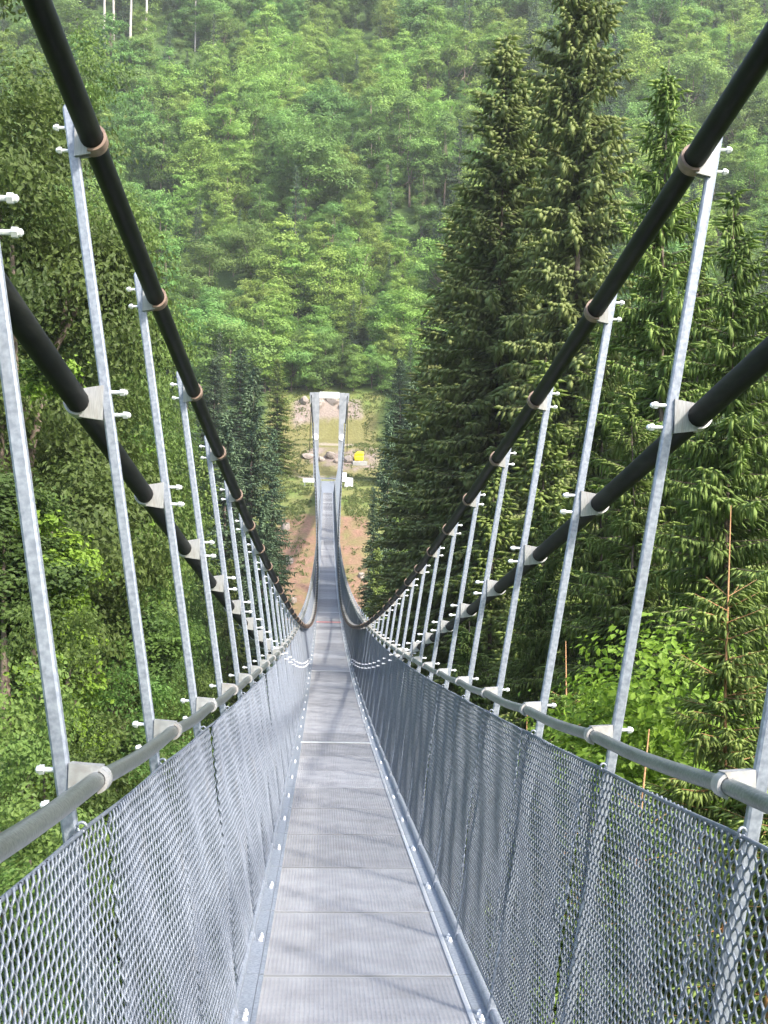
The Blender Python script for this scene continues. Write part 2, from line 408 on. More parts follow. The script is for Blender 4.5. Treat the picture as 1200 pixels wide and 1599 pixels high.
mb.hexa([(.028, -.022, -.03), (.065, -.022, -.045), (.065, .022, -.045), (.028, .022, -.03), (.028, -.022, .028), (.065, -.022, .03), (.065, .022, .03), (.028, .022, .028)])
RPLATE = mb.build('clamp_plate', M['clamp'])
BOLT = bolt_mesh(.045, .010); BOLT_L = bolt_mesh(.06, .011)
an = np.linspace(0, 2*np.pi*.85, 12); mb = MB(); mb.tube(np.stack([.011*np.cos(an), 0*an, .011*np.sin(an)], -1), .004, 6)
EYE = mb.build('eye_ring', M['galv'], True)
def bar_mesh(p0, p1, w, d):
    """flat bar with rounded edges and a domed top, from p0 up to p1 (both in the XZ plane)"""
    p0 = Vector(p0); p1 = Vector(p1); L = (p1-p0).length
    prof = [(w*.5, -d*.32), (w*.5, d*.32), (w*.34, d*.5), (-w*.34, d*.5), (-w*.5, d*.32), (-w*.5, -d*.32), (-w*.34, -d*.5), (w*.34, -d*.5)]
    rows = [(0, 1), (L-.022, 1), (L-.010, .86), (L-.002, .55), (L, .2)]
    V = [(x*k, y*k, z) for z, k in rows for x, y in prof]; n = 8
    q = [(r_*n+i, r_*n+(i+1) % n, (r_+1)*n+(i+1) % n, (r_+1)*n+i) for r_ in range(4) for i in range(n)]
    q += [(32, 33, 34, 35), (32, 35, 36, 39), (36, 37, 38, 39)]
    me = mesh_np('hanger', V, np.array(q), M['galv']); autosmooth(me, 35); return me
for s in (-1, 1):
    for k in range(-5, NP):
        y = Y0+P*k
        if y > 141.6: break
        near = k < 22; mid = k < 45
        x1, h1 = htop(y); L = math.hypot(x1-BX, h1-BZ)
        tilt = math.atan2(x1-BX, h1-BZ)
        me = bar_mesh((0, 0, 0), (0, 0, L), .037, .030)
        o = link('hanger', me, bridge, mw=Matrix.Translation((s*BX, y, dk(y)+BZ)) @ Matrix.Rotation(s*tilt, 4, 'Y'))
        inv = o.matrix_basis.inverted()
        sx = Matrix.Scale(s, 4, (1, 0, 0))
        def put(name, me, mw):
            return link(name, me, o, mw=inv @ mw)
        # upper cable clamp
        sl = Matrix.Rotation(math.atan(dslope(y)+2*.00104*(y-ZM)), 4, 'X')
        T = Matrix.Translation((s*wu(y), y, dk(y)+gu(y)))
        ln = hx(y, gu(y))-wu(y)-.012
        rz = Matrix.Rotation(0 if s > 0 else math.pi, 4, 'Z')
        put('cable_clamp', UC, T @ rz @ Matrix.Rotation(.0, 4, 'Y') @ Matrix.Diagonal((ln, 1, 1, 1)))
        put('clamp_ring', URING, T @ sl @ rz)
        hl = gu(y)-.93
        if hl > .1:
            T2 = Matrix.Translation((s*wl(y), y, dk(y)+hl)); ln2 = wl(y)-hx(y, hl)-.012
            put('cable_clamp', UC, T2 @ rz @ Matrix.Rotation(math.pi, 4, 'Z') @ Matrix.Diagonal((ln2, 1, .95, 1)))
            if mid: put('clamp_ring', LRING, T2 @ sl @ rz)
        if mid:
            for dz in (-.040, .040):
                put('bolt', BOLT, Matrix.Translation((s*(hx(y, gu(y)+dz)+.018), y, dk(y)+gu(y)+dz)) @ rz)
                if hl > .1 and near:
                    put('bolt', BOLT_L, Matrix.Translation((s*(hx(y, hl+dz)-.018), y, dk(y)+hl+dz)) @ rz @ Matrix.Rotation(math.pi, 4, 'Z'))
        # hand rope clamp
        T3 = Matrix.Translation((s*RX, y, dk(y)+RH)) @ Matrix.Rotation(math.atan(dslope(y)), 4, 'X') @ rz
        put('rope_clamp', RRING, T3 @ Matrix.Diagonal((1, .85, 1, 1))); put('clamp_plate', RPLATE, T3 @ Matrix.Diagonal((1, .85, .8, 1)))
        if near:
            put('bolt', BOLT, Matrix.Translation((s*(hx(y, RH+.02)+.018), y, dk(y)+RH+.022)) @ rz)
            put('bolt', BOLT, Matrix.Translation((s*(hx(y, RH-.06)+.018), y, dk(y)+RH-.062)) @ rz)
            put('eye_ring', EYE, Matrix.Translation((s*(BX+.1365*(1.375-BZ)-.012), y-.035, dk(y)+1.384)) @ Matrix.Rotation(random.uniform(-.5, .5), 4, 'Z'))

# -- deck
def panel_mesh(kind):
    mb = MB(); W, L, T = .535, P-.036, .035
    mb.box((0, 0, -T/2-.006), (2*W, L, T))
    nx_, ny_ = 46, 62
    for i in range(nx_+1): mb.box((-W+2*W*i/nx_, 0, -.0044), (.008, L, .0032))
    for j in range(ny_+1): mb.box((0, -L/2+.003+(L-.006)*j/ny_, -.0048), (2*W-.006, .009, .0026))
    mb.box((0, -L/2+.010, -.004), (2*W+.003, .018, .0052)); mb.box((0, L/2-.010, -.004), (2*W+.003, .018, .0052))
    return mb.build('deck_panel', M['deck'])
PM = panel_mesh(0)
mb = MB(); mb.box((0, 0, -.004), (.075, P-.006, .012)); mb.box((.034, 0, .010), (.006, P-.006, .034)); STRIP = mb.build('side_strip', M['galv'])
mb = MB(); mb.box((0, 0, .002), (.024, P-.02, .008)); SUNLINE_LIT = mb.build('painted_sunline', M['bolt']); SUNLINE_SHADED = mb.build('painted_sunline', M['galv'])  # added bar painting the sunlit deck-edge line: bright copy right, duller shaded copy left
mb = MB(); mb.tube([(0, 0, 0), (0, 0, .010)], .015, 6); mb.tube([(0, 0, .008), (0, 0, .02), (0, 0, .026)], [.009, .009, .004], 8); DB = mb.build('bolt', M['bolt']); autosmooth(DB)
mb = MB(); mb.box((0, 0, -.10), (1.34, .07, .09)); mb.box((0, 0, -.055), (1.34, .11, .008)); XB = mb.build('crossbeam', M['galv'])
mb = MB(); mb.box((0, 0, .008), (1.06, .13, .008)); COVER = mb.build('cover_strip', M['bolt'])
mb = MB(); mb.box((0, 0, .008), (1.06, .30, .008)); REDS = mb.build('marking_strip', M['red'])
def yv(v):                                   # distance along the deck that appears at picture row v
    a = np.linspace(8, 153, 4000); vv = 799.5-F*(dk(a)-CAMZ)/a-7.15
    return a[np.argmin(np.abs(vv-v))]
covers = [yv(v) for v in (1157, 1047, 979-20, 861, 787, 764)]
redy = yv(975)
for k in range(-6, NP):
    y = Y0+P*k
    if y > 141.4: break
    mw = Matrix.Translation((0, y, dk(y))) @ Matrix.Rotation(math.atan(dslope(y)), 4, 'X') @ Matrix.Rotation(random.gauss(0, .0006), 4, 'X')
    o = link('deck_panel', PM, bridge, mw=mw)
    link('crossbeam', XB, bridge, mw=mw)
    for s in (-1, 1):
        st = link('side_strip', STRIP, o, mw=Matrix.Translation((s*.574, 0, .006)) @ Matrix.Rotation(0 if s > 0 else math.pi, 4, 'Z'))
        link('painted_sunline', SUNLINE_LIT if s > 0 else SUNLINE_SHADED, o, loc=(s*.522, 0, 0))
        if k < 34:
            for dy in (-.045, .045): link('bolt', DB, o, loc=(s*(.562+random.uniform(-.003, .003)), dy, .008))
    for c in covers:
        if abs(c-y) <= P/2: link('cover_strip', COVER, o, loc=(0, round((c-y)/P)*0+P/2-.09 if c > y else -P/2+.09, 0))
    if abs(redy-y) <= P/2: link('marking_strip', REDS, o, loc=(0, redy-y if abs(redy-y) < .55 else 0, 0))

# -- far tower
zt = dk(ZT); TH = gu(ZT)
def part(name, mbb, material, parent=bridge):
    me = mbb.build(name, material); autosmooth(me, 30); return link(name, me, parent)
tower = bpy.data.objects.new('tower', None); C.objects.link(tower); tower.parent = bridge; tower.location = (0, ZT+.4, zt)
for s in (-1, 1):
    mb = MB(); a, b_ = 1.50, 1.52
    mb.hexa([(s*a-.31, -.35, -1), (s*a+.31, -.35, -1), (s*a+.31, .35, -1), (s*a-.31, .35, -1), (s*b_-.31, -.35, TH+.25), (s*b_+.31, -.35, TH+.25), (s*b_+.31, .35, TH+.25), (s*b_-.31, .35, TH+.25)])
    part('tower_leg', mb, M['pale_steel'], tower)
    mb = MB(); mb.box((s*2.1, 0, TH-.02), (.62, .6, .5)); mb.hexa([(s*1.86-.08, -.3, TH-3.4), (s*1.86+.08, -.3, TH-3.4), (s*1.86+.08, .3, TH-3.4), (s*1.86-.08, .3, TH-3.4), (s*2.1-.3, -.3, TH-.275), (s*2.1+.3, -.3, TH-.275), (s*2.1+.3, .3, TH-.275), (s*2.1-.3, .3, TH-.275)])
    part('cable_saddle', mb, M['pale_steel'], tower)
    mb = MB(); mb.tube([(s*1.62, -.45, 4.9), (s*1.62, -.36, 4.9)], .40, 20); part('round_sign', mb, M['white'], tower)
    mb = MB()
    for hh in (.55, 1.1): mb.tube([(s*1.22, -12.2, dk(141.9)-zt+hh), (s*1.22, -.45, hh-.02)], .03, 6)
    for q in range(7): yy = -12.1+q*1.9; mb.tube([(s*1.22, yy, dk(ZT+.4+yy)-zt-.1), (s*1.22, yy, dk(ZT+.4+yy)-zt+1.12)], .03, 6)
    part('landing_rail', mb, M['galv'], tower)
mb = MB(); mb.box((0, -.1, TH-.05), (2.38, .5, .75)); part('lintel', mb, M['white'], tower)
mb = MB(); z0_ = dk(141.9)-zt
mb.hexa([(-1.25, -12.3, z0_-.2), (1.25, -12.3, z0_-.2), (1.25, 2.2, -.2), (-1.25, 2.2, -.2), (-1.25, -12.3, z0_-.02), (1.25, -12.3, z0_-.02), (1.25, 2.2, .02), (-1.25, 2.2, .02)]); part('landing', mb, M['galv'], tower)
mb = MB(); mb.box((0, .5, -1.15), (4.6, 2.6, 1.6)); part('footing', mb, M['concrete'], tower)

# ------------------------------------------------------------------ small things at the far end
def PX(u, D):                                # world x and eye height of picture column u at distance D
    return CAMX+D*math.tan(YAW+math.atan((u-600)/F))
def PZ(v, u, D): return CAMZ-D*(v-799.5-ROLL*(u-600)+7.15)/F*math.hypot(1, (PX(u, D)-CAMX)/D)*1.0
def board(name, label, x, y, w_, h_, zc, material, cat='board', skew=0, group=None):
    e = bpy.data.objects.new(name, None); C.objects.link(e); g = G(x, y); e.location = (x, y, g); tag(e, label, cat, group)
    mb = MB(); z0 = zc-g-h_/2; mb.hexa([(-w_/2, -.03, z0), (w_/2, -.03, z0), (w_/2, .03, z0), (-w_/2, .03, z0), (-w_/2+skew, -.03, z0+h_), (w_/2, -.03, z0+h_-skew*.4), (w_/2, .03, z0+h_-skew*.4), (-w_/2+skew, .03, z0+h_)])
    part('panel', mb, material, e)
    for q in (-.36, .36):
        mb = MB(); mb.box((q*w_, .07, (z0+h_*.7-.4)/2), (.07, .07, z0+h_*.7+.4)); part('post', mb, M['galv'], e)
    return e
board('white_board', 'long low white board left of the far end of the walkway', PX(483, 150), 150, 1.6, .5, PZ(750, 483, 150), M['white'], skew=.0)
board('white_board', 'small upright white board touching the right edge of the walkway end', PX(535, 150.6), 150.6, .85, 1.1, PZ(745, 535, 150.6), M['white'])
board('white_board', 'large white board right of the walkway end, overlapping a smaller one', PX(544, 150), 150, 1.0, 1.15, PZ(753, 544, 150), M['white'], skew=.12)
# yellow bin with sloping lid on a slab
by_ = min(np.arange(157, 172, .1), key=lambda d: abs(PZ(720, 559, d)-.12-G(PX(559, d), d))); bx_ = PX(559, by_); bz = PZ(720, 559, by_)
e = bpy.data.objects.new('yellow_bin', None); C.objects.link(e); e.location = (bx_, by_, bz); tag(e, 'bright yellow bin with a sloping lid on a pale slab by the far tower', 'bin')
import bmesh
def bev(me, wd, seg=3):
    bm = bmesh.new(); bm.from_mesh(me); bmesh.ops.bevel(bm, geom=bm.edges[:], offset=wd, segments=seg, affect='EDGES', profile=.6); bm.to_mesh(me); bm.free(); autosmooth(me, 40); return me
mb = MB(); mb.hexa([(-.60, -.45, 0), (.55, -.45, 0), (.55, .45, 0), (-.60, .45, 0), (-.68, -.5, .72), (.66, -.5, .72), (.66, .5, .72), (-.68, .5, .72)]); link('body', bev(mb.build('body', M['yellow']), .25, 4), e)
mb = MB(); mb.hexa([(-.70, -.52, .725), (.68, -.52, .725), (.68, .52, .725), (-.70, .52, .725), (-.30, -.45, 1.22), (.58, -.45, 1.28), (.58, .45, 1.28), (-.30, .45, 1.22)]); link('lid', bev(mb.build('lid', M['yellow']), .2, 4), e)
mb = MB(); mb.box((bx_+.15, by_, (bz+G(bx_, by_)-.5)/2-.005), (1.9, 1.4, max(.3, bz-G(bx_, by_)+.5))); me = mb.build('slab', M['concrete']); bev(me, .06)
tag(link('stone_slab', me), 'pale stone slab under the yellow bin', 'slab')

# boulders
def boulder_mesh(sd):
    bm = bmesh.new(); bmesh.ops.create_icosphere(bm, subdivisions=2, radius=1)
    rg = np.random.default_rng(sd)
    for v in bm.verts:
        d = np.array(v.co); k = .75+.5*vnoise(d[0]*1.7+sd, d[1]*1.7+d[2]*2.1, sd); v.co = Vector(np.clip(d*k, -.8, .75))
    me = bpy.data.meshes.new('boulder'); bm.to_mesh(me); bm.free(); me.materials.append(M['rock']); autosmooth(me, 28); return me
BM = [boulder_mesh(i) for i in range(4)]
spots = [(-2.6, 164, .8, 'bank left of the tower'), (.3, 164.2, .9, 'a'), (1.2, 163.2, .6, 'a'), (2.6, 163.6, .75, 'a'), (-.8, 163.4, .5, 'a'), (-3.6, 176, .8, 'b'), (-1.3, 175.6, .9, 'b'), (.4, 176.2, 1.0, 'b'), (2.1, 175.5, .8, 'b'),
         (-4.9, 128, .5, 'c'), (-3.9, 131.5, .6, 'c'), (-5.6, 134, .5, 'c'), (-3.2, 124.5, .45, 'c'), (-6, 122, .5, 'c'), (3.6, 129, .45, 'd'), (4.2, 125.5, .5, 'd'), (-4.5, 138, .6, 'c')]
lab = {'a': ('pale brown boulder in the stony bank just behind the far tower', 'boulders in the bank behind the tower'), 'b': ('pale boulder in the upper rock band below the hillside wood', 'boulders in the upper rock band'),
       'c': ('brown boulder on the bare earth slope left of the walkway', 'boulders on the earth slope left'), 'd': ('brown boulder on the bare earth slope right of the walkway', 'boulders on the earth slope right')}
for i, (x, y, r_, g_) in enumerate(spots):
    o = link('boulder', BM[i % 4], loc=(x, y, G(x, y)+r_*.1)); o.scale = (r_*1.25, r_*.9, r_*.7); o.rotation_euler = (.2*i, .1*i, 1.7*i)
    l_ = lab.get(g_, ('rounded boulder left of the far tower legs in the stony bank', None)); tag(o, l_[0], 'boulder', l_[1])

# ------------------------------------------------------------------ vegetation builders
def unit(v): return v/(np.linalg.norm(v, axis=-1, keepdims=True)+1e-9)
def leaves(Pc, Nn, size, rg, tint, name, material, aspect=.62):
    """diamond leaves slightly folded: 4 verts, one quad each"""
    n = len(Pc); Nn = unit(Nn); a = unit(np.cross(Nn, unit(rg.normal(size=(n, 3))))); b_ = np.cross(Nn, a)
    sz = size*rg.uniform(.6, 1.25, n)[:, None]
    V = np.stack([Pc-a*sz*.5, Pc+b_*sz*aspect*.5-a*sz*.08+Nn*sz*.08, Pc+a*sz*.5-Nn*sz*.1, Pc-b_*sz*aspect*.5-a*sz*.08+Nn*sz*.08], 1)
    q = np.arange(n*4).reshape(n, 4)
    return mesh_np(name, V.reshape(-1, 3), q, material, tint)
def broadleaf(sd, H, Rc, n, leaf, material, bark, trunk_frac=.3, nl=11, low=.25, cl=55, rnd=.45):
    """crown of lobes, each lobe of clumps, each clump of leaves"""
    rg = np.random.default_rng(sd)
    hc = H*(1-low)/2; cz = H*low+hc
    lob = []
    for i in range(nl):
        d = unit(rg.normal(size=3)); f_ = rg.uniform(.35, .72)
        lob.append((d[0]*Rc*f_, d[1]*Rc*f_, cz+d[2]*hc*f_*1.1, rg.uniform(.36, .56)*Rc, rg.uniform(-.25, .25)))
    lob.append((0, 0, H-.42*Rc, .42*Rc, .1))
    lob = np.array(lob)
    ncl = max(60, n//cl); wgt = lob[:, 3]**2; li = rg.choice(len(lob), ncl, p=wgt/wgt.sum())
    d = unit(rg.normal(size=(ncl, 3))+np.array([0, 0, .35])); rad = rg.uniform(.55, 1.08, ncl)[:, None]*lob[li, 3][:, None]
    cc = lob[li, :3]+d*rad*np.array([1, 1, .82]); cs = rg.uniform(.10, .2, ncl)*Rc
    ci = rg.integers(0, ncl, n); off = rg.normal(size=(n, 3))*np.array([1, 1, .6])*cs[ci][:, None]*.7
    Pc = cc[ci]+off; keep = Pc[:, 2] > H*low*.6; Pc = Pc[keep]; ci = ci[keep]; off = off[keep]
    nn = unit(off)*.5+d[ci]*.7+np.array([0, 0, .45])+rg.normal(size=Pc.shape)*rnd
    ctint = np.clip(.5+lob[li, 4]+rg.normal(0, .14, ncl), 0, 1)
    tint = np.clip(ctint[ci]+rg.normal(0, .16, len(ci)), 0, 1)
    crown = leaves(Pc, nn, leaf, rg, tint, 'crown', material)
    mb = MB(); zt_ = np.linspace(-1, H*.8, 7); wob = np.cumsum(rg.normal(0, .03*Rc, (7, 2)), 0); wob -= wob[1]; wob[0] = wob[1]
    mb.tube(np.stack([wob[:, 0], wob[:, 1], zt_], -1), np.linspace(.010*H+.03, .02, 7), 8)
    for l_ in lob[:9]:
        z0 = rg.uniform(.25, .55)*H; b0 = np.array([np.interp(z0, zt_, wob[:, 0]), np.interp(z0, zt_, wob[:, 1]), z0]); e_ = l_[:3]
        mid = (b0+e_)/2+rg.normal(0, .05*Rc, 3); mb.tube([b0, mid, e_], [.006*H, .004*H, .002*H], 5)
    return crown, mb.build('trunk', bark, True)
def spindles(P0, D, L, W, droop):
    n = len(P0); D = unit(D); ref = np.tile([0, 0, 1.], (n, 1)); a = unit(np.cross(D, ref)+1e-6); b_ = np.cross(a, D)
    mid = P0+D*L[:, None]*.45; tip = P0+D*L[:, None]; tip[:, 2] -= droop*L; mid[:, 2] -= droop*L*.25
    V = np.stack([P0]+[mid+W[:, None]*(math.cos(an_)*a+math.sin(an_)*b_*.7) for an_ in (.5, 2.6, 4.7)]+[tip], 1)
    f_ = np.array([(0, 1, 2), (0, 2, 3), (0, 3, 1), (4, 2, 1), (4, 3, 2), (4, 1, 3)])
    return V.reshape(-1, 3), (np.arange(n)[:, None, None]*5+f_[None]).reshape(-1, 3)
def spruce(sd, H, Rb, wstep, nb, tstep, tlen, tw, material, bark, droop=.5, low=.06, gap=.12, leader=0, hang=.4, power=.8):
    rg = np.random.default_rng(sd); P0 = []; DD = []; LL = []; WW = []; TT = []
    mb = MB()
    zs = np.linspace(-1, H, 8); wob = rg.normal(0, .01*H**.5, (8, 2)); wob[:2] = 0
    mb.tube(np.stack([wob[:, 0], wob[:, 1], zs], -1), np.append(np.linspace(.011*H+.02, .02, 7), .006), 8)
    z = H*low
    while z < H-leader:
        t_ = 1-z/H; Lmax = Rb*t_**power*(1 if t_ > .03 else .5)+.12
        for k in range(max(3, int(nb*(.55+.45*t_)+rg.integers(-1, 2)))):
            if rg.random() < gap: continue
            az = rg.uniform(0, 2*np.pi); L = Lmax*rg.uniform(.55, 1.12); z0 = z+rg.uniform(-.5, .5)*wstep
            pit = np.interp(t_, [0, .12, .5, 1], [.75, .25, -.18, -.35])+rg.normal(0, .1)
            m_ = max(3, int(L/tstep)); s_ = (np.arange(m_)+rg.uniform(0, 1))/m_
            hd = np.array([math.cos(az), math.sin(az), 0.]); sd_ = np.array([-math.sin(az), math.cos(az), 0.])
            c0 = np.array([np.interp(z0, zs, wob[:, 0]), np.interp(z0, zs, wob[:, 1]), z0])
            # arch: goes out at pit, sags, lifts at the tip
            def pos(q): return c0+hd*(L*q*math.cos(pit))[:, None]+np.array([0, 0, 1.])*(L*(q*math.sin(pit)-droop*.35*q**1.6*t_+droop*.30*q**3*t_))[:, None]
            q = np.linspace(0, 1, 4); mb.tube(pos(q), np.linspace(.004+.005*L, .003, 4), 3, False)
            ctr = pos(s_)
            bt = rg.normal(0, .16)
            for side in (-1, 1, 0):
                if side == 0:
                    if hang <= 0: continue
                    dd = hd*.35+np.array([0, 0, -1.])*hang*1.6+rg.normal(0, .22, (m_, 3)); ll = tlen*rg.uniform(.4, .9, m_)
                else:
                    dd = hd*.75+sd_*side*rg.uniform(.6, 1.0, m_)[:, None]+np.array([0, 0, -.22*droop*2*t_-.05])+rg.normal(0, .16, (m_, 3))
                    ll = np.minimum(tlen, .12+.42*L*(1.05-s_))*rg.uniform(.6, 1.15, m_)
                P0.append(ctr); DD.append(dd); LL.append(ll); WW.append(tw*rg.uniform(.7, 1.25, m_)); TT.append(np.clip(.35+.45*s_+bt+rg.normal(0, .14, m_), 0, 1))
            # tip shoot
            P0.append(ctr[-1:]); DD.append((hd+np.array([0, 0, .15]))[None]); LL.append(np.array([tlen*.8])); WW.append(np.array([tw])); TT.append(np.array([.9]))
        z += wstep*rg.uniform(.75, 1.25)
    P0 = np.vstack(P0); DD = np.vstack(DD); LL = np.concatenate(LL); WW = np.concatenate(WW); TT = np.concatenate(TT)
    V, Fc = spindles(P0, DD, LL, WW, .18)
    return mesh_np('crown', V, Fc, material, np.repeat(TT, 6), True), mb.build('trunk', bark, True)

def tree(name, protos, label, cat, loc, height, H0, rz, group=None, wide=1.0, crown_mat=None):
    e = bpy.data.objects.new(name, None); C.objects.link(e); e.location = loc; e.rotation_euler = (0, 0, rz)
    k = height/H0; e.scale = (k*wide*random.uniform(.92, 1.08), k*wide*random.uniform(.92, 1.08), k); tag(e, label, cat, group)
    crown, trunk = protos
    oc = link('crown', crown, e); link('trunk', trunk, e)
    return e

# ------------------------------------------------------------------ hillside wood
HB = [broadleaf(20+i, 14, (4.6, 3.6, 5.2, 2.9, 4.2)[i], (10000, 8000, 11000, 7000, 6500)[i], (.34, .32, .36, .30, .34)[i], M['hill_leaf'], M['bark'], low=.04, nl=(11, 8, 15, 10, 7)[i], cl=(55, 90, 70, 45, 110)[i], rnd=.28) for i in range(5)]
HP = [broadleaf(40+i, 14, (4.4, 3.4, 4.9)[i], (9500, 8000, 8000)[i], .33, M['hill_pale'], M['bark'], low=.04, nl=(11, 9, 14)[i], cl=(60, 85, 110)[i], rnd=.28) for i in range(3)]
FS = [spruce(60, 22, 3.1, .55, 8, .34, .85, .13, M['needle_far'], M['bark'], low=.05), spruce(61, 22, 2.5, .55, 7, .34, .75, .13, M['needle_far'], M['bark'], low=.05)]
rr = np.random.default_rng(3)
TRUNK_D = min(np.arange(240, 330, .5), key=lambda d: abs(PZ(95, 200, d)-G(PX(200, d), d)))
cand = []
for yy in np.arange(168, 372, 5.6):
    for xx in np.arange(-.36*yy-6, .44*yy+6, 6.6):
        x = xx+rr.uniform(-2.4, 2.4); y = yy+rr.uniform(-2.1, 2.1)
        if y < 180.5 and -8.5 < x < 7: continue
        if y < 172 and abs(x) < 14: continue
        if TRUNK_D-16 < y < TRUNK_D+1 and PX(118, y) < x < PX(310, y): continue
        cand.append((x, y))
def shown(x, y):                             # picture position of the crown, and whether nearer trees hide it
    u = 600+F*math.tan(math.atan2(x-CAMX, y)-YAW); v = 799.5-F*(G(x, y)+9-CAMZ)/y
    out = u < -60 or u > 1260 or v < -70
    hid = (u < 190 and v > 140) or (u > 700 and v > 330) or (u > 800 and u < 960)
    return not out and not hid
vis = sorted([c for c in cand if shown(*c)], key=lambda c: c[1]); rest = [c for c in cand if not shown(*c)]

cnt = {'p': 0, 'g': 0, 's': 0}
for x, y in vis:
    r_ = rr.random(); z = G(x, y)-.4; rz = rr.uniform(0, 6.28)
    dark = fbm(x/22, y/22, 31)
    if r_ < .09:
        tree('spruce_tree', FS[int(rr.integers(2))], 'dark spruce standing among the broadleaf trees on the far hillside', 'tree', (x, y, z), rr.uniform(9, 20), 22, rz, 'spruces in the hillside wood'); cnt['s'] += 1
    elif dark > .50 and cnt['p']+cnt['g'] < 280:
        tree('broadleaf_tree', HP[int(rr.integers(3))], 'pale yellow-green broadleaf tree in the dense wood on the far hillside', 'tree', (x, y, z), 8+9*rr.random()**1.3, 14, rz, 'pale broadleaf trees on the hillside', rr.uniform(1.05, 1.4)); cnt['p'] += 1
    elif cnt['p']+cnt['g'] < 280:
        tree('broadleaf_tree', HB[int(rr.integers(5))], 'mid green broadleaf tree in the dense wood on the far hillside', 'tree', (x, y, z), 8+11*rr.random()**1.3, 14, rz, 'green broadleaf trees on the hillside', rr.uniform(1.05, 1.35)); cnt['g'] += 1
    else: rest.append((x, y))

def instanced(name, pts, crowns, smin, smax):
    me = bpy.data.meshes.new(name); P_ = np.array([(x, y, G(x, y)-.4) for x, y in pts]); me.from_pydata(P_.tolist(), [], [])
    o = link(name, me); ng = bpy.data.node_groups.new(name, 'GeometryNodeTree')
    ng.interface.new_socket('Geometry', in_out='INPUT', socket_type='NodeSocketGeometry'); ng.interface.new_socket('Geometry', in_out='OUTPUT', socket_type='NodeSocketGeometry')
    gi = ng.nodes.new('NodeGroupInput'); go = ng.nodes.new('NodeGroupOutput'); ip = ng.nodes.new('GeometryNodeInstanceOnPoints'); jn = ng.nodes.new('GeometryNodeJoinGeometry')
    ip.inputs['Pick Instance'].default_value = True
    for c in crowns:
        oi = ng.nodes.new('GeometryNodeObjectInfo'); oi.inputs['Object'].default_value = c; oi.inputs['As Instance'].default_value = True
        ng.links.new(oi.outputs['Geometry'], jn.inputs[0])
    rv = ng.nodes.new('FunctionNodeRandomValue'); rv.data_type = 'FLOAT_VECTOR'; rv.inputs[0].default_value = (0, 0, 0); rv.inputs[1].default_value = (0, 0, 6.28)
    rs = ng.nodes.new('FunctionNodeRandomValue'); rs.data_type = 'FLOAT'; rs.inputs[2].default_value = smin; rs.inputs[3].default_value = smax; rs.inputs['Seed'].default_value = 5
    ng.links.new(gi.outputs[0], ip.inputs['Points']); ng.links.new(jn.outputs[0], ip.inputs['Instance']); ng.links.new(rv.outputs[0], ip.inputs['Rotation']); ng.links.new(rs.outputs[1], ip.inputs['Scale'])
    ng.links.new(ip.outputs[0], go.inputs[0])
    md = o.modifiers.new('scatter', 'NODES'); md.node_group = ng
    return o
seen = {}
for o in bpy.data.objects:
    if o.name.startswith('crown') and o.data.name not in seen: seen[o.data.name] = o
under = [(float(x), float(y)) for x, y in zip(rr.uniform(-120, 160, 2600), rr.uniform(178, 350, 2600)) if -.34*y-8 < x < .42*y+8 and not (y < 181 and -9 < x < 8)]
tag(instanced('undergrowth', under, [o for o in list(seen.values())[:8]], .22, .5), 'leafy undergrowth between the trees of the far hillside', 'undergrowth', kind='stuff')
tag(instanced('wood', rest, list(seen.values())[:7], .8, 1.15), 'dense wood covering the rest of the far hillside', 'wood', kind='stuff')
for i in range(9):
    x = -9+2.1*i+rr.uniform(-.6, .6); y = 179.3+rr.uniform(-.8, 1.0)
    tree('broadleaf_bush', HB[i % 4] if i % 3 else HP[i % 2], 'leafy bush along the wood edge above the upper rock band', 'bush', (x, y, G(x, y)-1.2), rr.uniform(7, 10), 14, rr.uniform(0, 6), 'bushes along the wood edge', 1.15)
# pale bare trunks at the top left
mb_h = 26
def bare(sd):
    rg = np.random.default_rng(sd); mb = MB(); zs = np.linspace(-1, 26, 9); mb.tube(np.stack([np.cumsum(rg.normal(0, .06, 9)), np.cumsum(rg.normal(0, .06, 9)), zs], -1), np.linspace(.36, .10, 9), 8)
    return mb.build('trunk', M['bark_pale'], True)
BT = [bare(1), bare(2)]
topc = spruce(70, 9, 2.2, .5, 7, .34, .8, .13, M['needle_far'], M['bark'])[0]
for i, u in enumerate((148, 163, 190, 213, 291)):
    D = float(TRUNK_D)+(0, 2, -1, 1, 1)[i]; x = PX(u, D); z = G(x, D)
    e = bpy.data.objects.new('bare_trunk_tree', None); C.objects.link(e); e.location = (x, D, z); e.rotation_euler = (0, 0, i)
    link('trunk', BT[i % 2], e); link('crown', topc, e, loc=(0, 0, 17.5))
    if i == 4: e.scale = (.6, .6, .45)
    tag(e, ['leftmost of the tall pale bare trunks at the top left', 'second from left of the tall pale bare trunks', 'third from left of the tall pale bare trunks', 'thickest pale bare trunk on the right of the group of tall trunks', 'short pale trunk standing alone right of the tall bare trunks'][i], 'tree')

